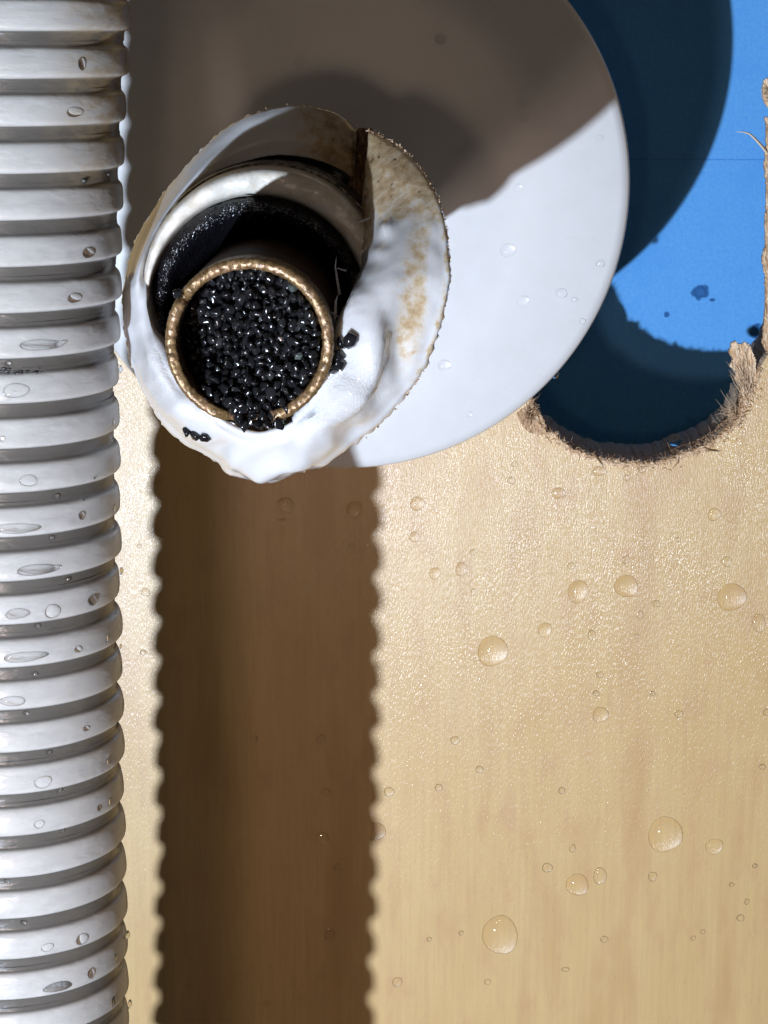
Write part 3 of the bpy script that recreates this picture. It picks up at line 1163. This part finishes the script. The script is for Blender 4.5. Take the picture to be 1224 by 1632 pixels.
hose_rows = []
y_top = 212.6
hose = empty("corrugated_hose", P(hose_px(1632), 1632, ZH), "milky white corrugated drain hose hanging upright at the left edge, beaded with water", "hose")
horg = P(hose_px(1632), 1632, ZH)
hprof = []     # (fraction of pitch -0.5..0.5 downwards, radius)
for t, r_ in [(-0.5, -11.4), (-0.44, -11.2), (-0.40, -10.0), (-0.365, -7.6), (-0.33, -5.2), (-0.27, -3.2), (-0.17, -1.6), (-0.05, -0.5), (0.06, 0.0),
              (0.15, -0.2), (0.205, -1.2), (0.24, -3.2), (0.265, -6.4), (0.285, -9.4), (0.31, -11.0), (0.35, -11.5), (0.42, -11.6), (0.5, -11.4)]:
    hprof.append((t, r_))
hp_d = crom(np.array(hprof), 60)
NC = 128
rib_n = 46
axis_cache = {}
hbv, hbf = [], []
ribc = []
for k in range(rib_n):
    yc = y_top - k * PIT
    v, stain_tint, grv = [], [], []
    sm = 0.0
    wob = random.uniform(-1.2, 1.2)
    rv_ = random.uniform(-1.6, 1.2)
    for i in range(NC):
        a = 2 * math.pi * i / NC
        for t, dr in hp_d:
            y = yc - t * PIT
            # axis position where this height falls in the photo
            py_ = proj((-500, y, ZH))[1]
            c = P(hose_px(py_), py_, ZH)
            rr = RH + dr * 0.70 + rv_ * (1 - min(1, -dr / 10.0)) + 0.5 * math.sin(a * 3 + k) + 0.9 * fbm(math.cos(a) * 1.4 + k, math.sin(a) * 1.4, t * 2, 2)
            x, z = c.x + rr * math.cos(a), c.z + rr * math.sin(a)
            v.append((x, y + wob * 0.5 * math.sin(a + k) * (1 - abs(t) * 2), z))
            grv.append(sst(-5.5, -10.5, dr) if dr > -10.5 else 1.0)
            sr = sst(0.35, 1.0, math.cos(a))
            stain_tint.append(max(0, sr * (0.9 * (1 - sst(180, 420, py_)) + 0.28 * sst(700, 1100, py_)) - 0.05))  # beige stain at the upper right, fainter brown tint lower right
    f = grid_faces(NC, len(hp_d), close_n=True, flip=False)
    # outward faces
    n0 = (Vector(v[len(hp_d) + 20]) - Vector(v[20])).cross(Vector(v[21]) - Vector(v[20]))
    if n0.dot(Vector((1, 0, 0))) < 0:
        f = [q[::-1] for q in f]
    off = len(hbv)
    hbv += [Vector(q) for q in v]
    hbf += [tuple(z + off for z in q) for q in f]
    link("rib", mesh_from("rib", v, f, M['hose'], horg, attrs={"stain": stain_tint, "groove": grv}), hose)
hose_bvh = BVHTree.FromPolygons(hbv, hbf)

# wet film: the sleeve etc. for placing drops
plate_bvh = BVHTree.FromPolygons([Vector(q) for q in [(pc.x + r_ * math.cos(2 * math.pi * i / nseg), pc.y + r_ * math.sin(2 * math.pi * i / nseg), ZF + z) for i in range(nseg) for r_, z in pp]],
                                 grid_faces(nseg, len(pp), close_n=True, flip=True))
sleeve_bvh = BVHTree.FromPolygons([Vector(q) for q in verts], [tuple(q) for q in faces])

# stray granules on the white plastic
for x, y, r_, lb in ((298, 687, 6.0, "leftmost of the three stray black granules on the lower white rim"),
                     (312, 694, 6.2, "middle one of the three stray black granules on the lower white rim"),
                     (327, 696, 6.4, "rightmost of the three stray black granules on the lower white rim"),
                     (558, 542, 9.0, "largest black granule stuck on the white plastic right of the pipe"),
                     (543, 546, 6.0, "small black granule beside the largest one right of the pipe"),
                     (534, 565, 8.0, "black granule between the pipe rim and the white plastic, second from top"),
                     (540, 580, 8.0, "grey black granule low against the white plastic right of the pipe"),
                     (531, 586, 7.0, "lowest black granule caught between pipe rim and white plastic at right"),
                     (283, 468, 6.2, "single black granule lodged in the nick at the upper left of the pipe rim")):
    if x == 283:
        granule(P(x, y, ZP + 2), r_, lb)
        continue
    h = sleeve_bvh.ray_cast(_CAM, ray(x, y))
    p = h[0] if h[0] is not None else P(x, y, 1150)
    granule(p + Vector((0.1, 0.1, 1)) * r_ * 0.6, r_ * 1.2, lb)

# ------------------------------------------------------------------ water drops
dm = []
for k, (fl, h_) in enumerate(((0.0, 0.50), (0.12, 0.44), (0.25, 0.40))):
    ng = 20
    v, f = [], []
    R_ = (1 + h_ * h_) / (2 * h_)
    for i in range(ng + 1):
        for j in range(ng + 1):
            a_, b_ = 2 * i / ng - 1, 2 * j / ng - 1
            x = a_ * math.sqrt(1 - b_ * b_ / 2)
            y = b_ * math.sqrt(1 - a_ * a_ / 2)
            s = math.hypot(x, y)
            an = math.atan2(y, x)
            wob = 1 + 0.05 * math.sin(2 * an + k) * s + 0.035 * math.sin(3 * an + 2 * k) * s
            z = math.sqrt(max(0, R_ * R_ - s * s)) - (R_ - h_)
            z *= 1 - fl * y * 0.8
            v.append((x * wob, y * wob, z + 0.03))
    nv = len(v)
    v += [(x, y, 0.03) for x, y, z in v]
    for i in range(ng):
        for j in range(ng):
            q = i * (ng + 1) + j
            f.append((q, q + ng + 1, q + ng + 2, q + 1))
            f.append((nv + q, nv + q + 1, nv + q + ng + 2, nv + q + ng + 1))
    me = bpy.data.meshes.new("water_drop")
    me.from_pydata([(x * S, y * S, z * S) for x, y, z in v], [], f)
    me.materials.append(M['water'])
    me.polygons.foreach_set("use_smooth", [True] * len(me.polygons))
    me.update()
    dm.append(me)


def drop(p, nrm_, rx, ry, label, group=None, hs=1.0, up=Vector((0, 1, 0)), kind=None):
    o = bpy.data.objects.new("water_drop", dm[kind if kind is not None else random.randrange(3)])
    n = Vector(nrm_).normalized()
    x = up.cross(n)
    if x.length < 1e-3:
        x = Vector((1, 0, 0))
    x.normalize()
    y = n.cross(x)
    R3 = Matrix((WD(x), WD(y), WD(n))).transposed()
    h = min(rx, ry) * hs
    o.matrix_world = Matrix.Translation(W(p)) @ R3.to_4x4() @ Matrix.Diagonal((rx, ry, h, 1))
    COL.objects.link(o)
    tag(o, label, "water drop", group)
    o.cycles.is_caustics_caster = True
    return o


WOOD = [
    (785, 1038, 23, 26, "large round drop on the lit wood, nearest the shadow's right edge"),
    (797, 1490, 27, 34, "tall slightly square drop on the wood, lowest of the large drops"),
    (1060, 1330, 26, 31, "largest oval drop on the lower right wood"),
    (1166, 952, 22, 23, "large round drop close to the right edge, below the hole"),
    (998, 934, 18, 19, "right one of two medium drops side by side below the hole"),
    (921, 943, 16, 19, "left one of two medium drops side by side below the hole"),
    (920, 1410, 17, 19, "medium sparkling drop left of a small faint one, lower middle of the wood"),
    (956, 1396, 10, 15, "narrow faint drop just right of the sparkling drop on the lower wood"),
    (1138, 1349, 14, 13, "small round drop right of the largest oval drop on the wood"),
    (1209, 993, 10, 16, "narrow upright drop at the right edge, below the large round drop"),
    (957, 1139, 12, 13, "small bright round drop alone in the middle of the lit wood"),
    (868, 1004, 11, 12, "small brownish drop up and right of the large round drop near the shadow"),
    (600, 1325, 14, 15, "drop lying on the right edge of the hose shadow"),
    (665, 803, 11, 12, "upper of two small drops beneath the white plate"),
    (660, 856, 8, 9, "lower of two small drops beneath the white plate"),
    (693, 914, 9, 10, "left drop of a small pair beside the hose shadow"),
    (735, 907, 9, 12, "right drop of a small pair beside the hose shadow"),
    (890, 786, 11, 9, "small dark-edged drop under the left part of the hole"),
    (1138, 820, 10, 11, "faint small drop under the right part of the hole"),
    (1158, 895, 8, 9, "tiny drop just above the large round drop at the right edge"),
    (350, 1245, 14, 14, "largest drop within the dark hose shadow"),
    (455, 805, 13, 13, "faint drop in the shadow just under the fitting"),
    (565, 812, 13, 14, "faint drop at the upper right of the hose shadow"),
    (513, 1335, 11, 10, "drop in the right half of the hose shadow, lower than the largest one"),
    (303, 1492, 13, 12, "round drop low in the left half of the hose shadow"),
    (955, 751, 11, 8, "drop on the wood just under the dark shred of the hole rim"),
    (1022, 748, 6, 6, "tiny white drop on the wood under the lowest point of the hole"),
]
for x, y, rx, ry, lb in WOOD:
    k = (D / 3690.0) * (1.0 + 0.1 * (y - 40) / 1592)
    drop(P(x, y, 0.3), (0, 0, 1), rx * k, ry * k, lb, hs=0.80 if rx > 15 else 0.62)
TINY_LIT = [(1046, 962, 6, 6), (755, 943, 5, 5), (910, 902, 6, 6), (943, 1012, 6, 9), (1082, 1138, 7, 6), (872, 1383, 8, 8), (1040, 1397, 7, 8),
            (1180, 1463, 6, 6), (963, 1497, 6, 6), (901, 1545, 6, 4), (633, 1565, 8, 8), (956, 1075, 6, 5), (950, 1105, 5, 5), (725, 1180, 7, 7),
            (1105, 1495, 4, 4), (1020, 980, 5, 7), (1015, 1014, 4, 4), (997, 892, 6, 7), (754, 880, 5, 5), (699, 1255, 6, 6), (764, 1226, 6, 6),
            (912, 1352, 5, 7), (1166, 1410, 4, 4), (1190, 1437, 4, 5), (1203, 1380, 4, 4), (1215, 1222, 5, 5), (895, 1260, 5, 6), (815, 766, 6, 6),
            (820, 740, 5, 5), (998, 762, 5, 5), (1080, 860, 4, 4), (777, 1565, 5, 5), (735, 1487, 4, 4), (684, 1497, 4, 4),
            (1040, 1105, 4, 4), (1222, 1135, 6, 6), (1120, 1485, 4, 4), (620, 1262, 8, 8), (232, 944, 7, 7), (228, 1040, 5, 5), (222, 870, 4, 4)]
for x, y, rx, ry in TINY_LIT:
    k = 1.0 + 0.1 * (y - 40) / 1592
    drop(P(x, y, 0.3), (0, 0, 1), rx * k, ry * k, "tiny water speck on the brightly lit wood", "tiny specks on the lit wood", hs=0.42)
for x, y, rx, ry in [(520, 1262, 7, 7), (512, 1178, 8, 8), (525, 1490, 8, 10), (405, 1178, 6, 6), (322, 1363, 7, 5), (538, 1382, 6, 6), (300, 1572, 7, 7),
                     (297, 1610, 6, 7), (482, 1588, 7, 7), (430, 1540, 5, 5), (512, 1555, 6, 6), (425, 1600, 6, 6), (356, 1462, 4, 4), (560, 870, 5, 5), (450, 832, 8, 6)]:
    k = 1.0 + 0.1 * (y - 40) / 1592
    drop(P(x, y, 0.3), (0, 0, 1), rx * k, ry * k, "tiny water speck inside the dark hose shadow on the wood", "tiny specks in the hose shadow", hs=0.45)

PLATE = [
    (809, 399, 12, 11, "largest drop on the lit part of the white plate"),
    (833, 480, 10, 9, "round drop below the largest one on the white plate"),
    (895, 467, 9, 8, "drop on the lit white plate near its right rim"),
    (708, 582, 10, 9, "drop on the white plate right of the stained plastic"),
    (957, 420, 7, 6, "small drop close to the right rim of the white plate"),
    (835, 188, 9, 8, "lower drop of two close ones on the shaded white plate"),
    (832, 162, 10, 9, "upper drop of two close ones on the shaded white plate"),
    (916, 477, 5, 4, "tiny drop right of the near-rim drop on the white plate"),
    (928, 512, 5, 5, "tiny drop low near the right rim of the white plate"),
    (826, 300, 7, 7, "faint drop at the slanted shadow edge on the white plate"),
    (955, 219, 6, 4, "faint flat drop at the upper end of the slanted shadow edge"),
    (748, 660, 5, 5, "tiny bright drop near the bottom of the white plate"),
    (702, 62, 9, 9, "faint drop high on the shaded white plate"),
    (478, 98, 9, 9, "faint drop on the shaded plate above the fitting"),
    (786, 6, 8, 8, "faint drop at the top of the shaded white plate"),
    (730, 240, 8, 8, "drop on the shaded plate right of the slit"),
]
for x, y, rx, ry, lb in PLATE:
    h = plate_bvh.ray_cast(_CAM, ray(x, y))
    if h[0] is None:
        continue
    drop(h[0] + Vector((0, 0, 0.2)), (0, 0, 1), rx * 0.97, ry * 0.97, lb, hs=0.65)
for x, y, r_, lb in ((887, 600, 6.5, "water bead hanging on the rim of the white plate over the hole"),):
    drop(P(x - 2, y - 2, ZF - 25), (0.72, -0.69, 0.2), r_, r_, lb, hs=1.6)
drop(P(1075, 701, -8), (0, 0.25, 1), 11, 11, "round white water bead sitting on the lower rim of the hole", hs=1.7)
drop(P(1116, 465, ZB + 0.4), (0, 0, 1), 10, 10, "drop on the blue wall in the middle of a dark wet spot", hs=0.95)

def drop_on(bvh, c, rx, ry, h, label, group=None):
    """a drop whose underside follows the surface it clings to (seen along -Z)"""
    ng = 16
    pts_b, pts_t = [], []
    for i in range(ng + 1):
        for j in range(ng + 1):
            a_, b_ = 2 * i / ng - 1, 2 * j / ng - 1
            x = a_ * math.sqrt(1 - b_ * b_ / 2)
            y = b_ * math.sqrt(1 - a_ * a_ / 2)
            s_ = min(1.0, math.hypot(x, y))
            an = math.atan2(y, x)
            w_ = 1 + s_ * (0.06 * math.sin(2 * an + c.x) + 0.05 * math.sin(3 * an + c.y))
            hit = bvh.ray_cast(Vector((c.x + x * rx * w_, c.y + y * ry * w_, D)), Vector((0, 0, -1)))
            q = hit[0] if hit[0] is not None else Vector((c.x + x * rx * w_, c.y + y * ry * w_, c.z))
            if q.z < c.z - 12:
                q.z = c.z - 12
            n_ = Vector((hit[1].x, 0, abs(hit[1].z))).normalized() if hit[0] is not None else Vector((0, 0, 1))
            q = q + n_ * 0.25
            pts_b.append(q)
            pts_t.append(q + n_ * (h * (1 - s_ ** 2.2)))
    f = []
    nv = len(pts_t)
    for i in range(ng):
        for j in range(ng):
            q = i * (ng + 1) + j
            f.append((q, q + ng + 1, q + ng + 2, q + 1))
            f.append((nv + q, nv + q + 1, nv + q + ng + 2, nv + q + ng + 1))
    me_ = mesh_from("water_drop", pts_t + pts_b, f, M['water'], c)
    o = link("water_drop", me_, None, c)
    tag(o, label, "water drop", group)
    o.cycles.is_caustics_caster = True
    return o


HOSE = [
    (68, 1246, 15, 10, "bright round drop on the hose, higher of the left pair on the lower ribs"),
    (62, 1300, 9, 7, "small drop on the hose one rib under the bright round drop"),
    (130, 1486, 13, 10, "bright drop on the hose four ribs from the bottom"),
    (75, 1500, 11, 7, "faint drop left of the bright drop four ribs from the bottom"),
    (92, 1553, 27, 8, "long flat drop along a hose rib near the bottom"),
    (145, 1535, 9, 9, "sparkling drop right of the long flat drop on the hose"),
    (186, 1515, 7, 9, "small drop on the right flank of the hose above the sparkling drop"),
    (181, 1577, 9, 11, "bright drop at the right flank of the hose near the bottom"),
    (147, 957, 13, 9, "whitish drop on the hose below the fitting, right of two long smears"),
    (28, 983, 22, 13, "wide drop at the left edge of the hose, mid height"),
    (83, 972, 14, 12, "second of two wide drops on the same hose rib, mid height"),
    (40, 1047, 40, 13, "widest smear of water on the hose, at the left edge"),
    (60, 905, 46, 11, "long smear of water on the hose above the wide drops"),
    (28, 842, 46, 12, "smear of water on the hose level with the drops under the plate"),
    (45, 766, 14, 10, "thin ring-like drop on the hose below the black grime streak"),
    (25, 628, 20, 13, "drop on the hose one rib under the black grime streak"),
    (66, 552, 40, 11, "long smear of water on the hose above the black grime streak"),
    (118, 168, 15, 8, "white drop on the hose near the top"),
    (130, 98, 8, 10, "dim drop on the hose, second rib from the top"),
    (140, 395, 14, 9, "dim drop on the hose level with the pipe rim"),
    (118, 468, 14, 8, "dim drop on the hose beside the lower pipe rim"),
    (172, 1009, 6, 8, "small bright drop on the right flank of the hose, mid height"),
    (124, 1024, 8, 6, "small pale triangle-shaped drop on the hose, mid height"),
    (137, 1167, 8, 5, "little drop on the hose above the bright round one"),
    (175, 1270, 6, 8, "higher of two small drops on the right flank of the lower hose"),
    (157, 1274, 5, 6, "left neighbour of the small drop on the right flank of the lower hose"),
    (172, 1210, 5, 8, "thin upright drop on the right flank of the lower hose"),
    (181, 672, 4, 7, "thin upright drop on the right flank of the hose beside the fitting"),
    (182, 800, 4, 8, "thin upright drop on the right flank of the hose under the fitting"),
    (130, 833, 8, 7, "little milky drop on the hose under the fitting"),
    (20, 1120, 24, 9, "pale smear at the left edge of the lower hose"),
]
for x, y, rx, ry, lb in HOSE:
    h = hose_bvh.ray_cast(_CAM, ray(x, y))
    if h[0] is None:
        continue
    n = h[1] if h[1].dot(ray(x, y)) < 0 else -h[1]
    # a drop clings to the crown of the nearest rib
    kk = round((y_top - h[0].y) / PIT - 0.02)
    yy = y_top - kk * PIT - 0.02 * PIT + random.uniform(-2.5, 2.5)
    h2 = hose_bvh.ray_cast(Vector((h[0].x * 1.0, yy, D)), Vector((0, 0, -1)))
    if h2[0] is None:
        continue
    n = h2[1] if h2[1].z > 0 else -h2[1]
    if rx > 20:
        drop_on(hose_bvh, h2[0] - Vector((0, 1.0, 0)), min(rx * 0.62, 24.0), min(ry * 0.72, 6.0), 1.5, lb)
    else:
        drop(h2[0] + n * 0.5, n, rx * 0.70, min(ry * 0.72, 8.5), lb, hs=0.62)
for x, y, r_, lb in ((197, 588, 6, "bead on the hose silhouette beside the white rim"), (198, 910, 6, "bead on the hose silhouette below the fitting"),
                     (208, 1490, 7.5, "largest bead on the lower hose silhouette"), (211, 1600, 7, "bead on the hose silhouette at the bottom edge"),
                     (197, 1030, 4, "tiny bead on the hose silhouette, mid height")):
    drop(P(x - 5, y, ZH), (1, 0, 0.25), r_ * 0.8, r_ * 0.8, lb, hs=1.1)
# tiny wet glints that hang in the grooves
for x, y in ((88, 792), (80, 858), (105, 925), (58, 998), (40, 1137), (76, 1200), (93, 1260), (97, 1324), (10, 1404), (36, 1470), (12, 580), (2, 700), (54, 1075)):
    h = hose_bvh.ray_cast(_CAM, ray(x, y))
    if h[0] is None:
        continue
    drop(h[0], (-0.3, -0.5, 1), 4.2, 3.4, "tiny glinting bead hanging in a groove of the hose", "glinting beads in the hose grooves", hs=1.2)

# grime on the hose: black flecks and a dark printed mark
gm, nt, b = mat("black_grime")
b.inputs['Base Color'].default_value = (0.012, 0.011, 0.010, 1)
b.inputs['Roughness'].default_value = 0.5
for x, y, r_ in ((133, 288, 5.5), (172, 278, 4), (150, 762, 2.6), (133, 797, 2.4)):
    h = hose_bvh.ray_cast(_CAM, ray(x, y))
    if h[0] is None:
        continue
    me = gmesh[0].copy()
    me.materials.clear()
    me.materials.append(gm)
    o = bpy.data.objects.new("grime_fleck", me)
    o.parent = hose
    o.location = W(h[0] - horg)
    o.scale = (r_ * 0.7, r_ * 0.35, r_ * 0.7)
    COL.objects.link(o)

for k in range(26):
    x, y = random.uniform(0, 66), 592 + random.gauss(0, 2.2)
    h = hose_bvh.ray_cast(_CAM, ray(x, y))
    if h[0] is None:
        continue
    me = gmesh[k % 8].copy()
    me.materials.clear()
    me.materials.append(gm)
    o = bpy.data.objects.new("grime_fleck", me)
    o.parent = hose
    o.location = W(h[0] - horg)
    q = random.uniform(0.7, 2.4)
    o.scale = (q * 1.5, q * 0.5, q)
    COL.objects.link(o)

for o in (panel, plate, sleeve, *[c for c in wall.children]):
    o.cycles.is_caustics_receiver = True
for o in hose.children:
    o.cycles.is_caustics_receiver = True
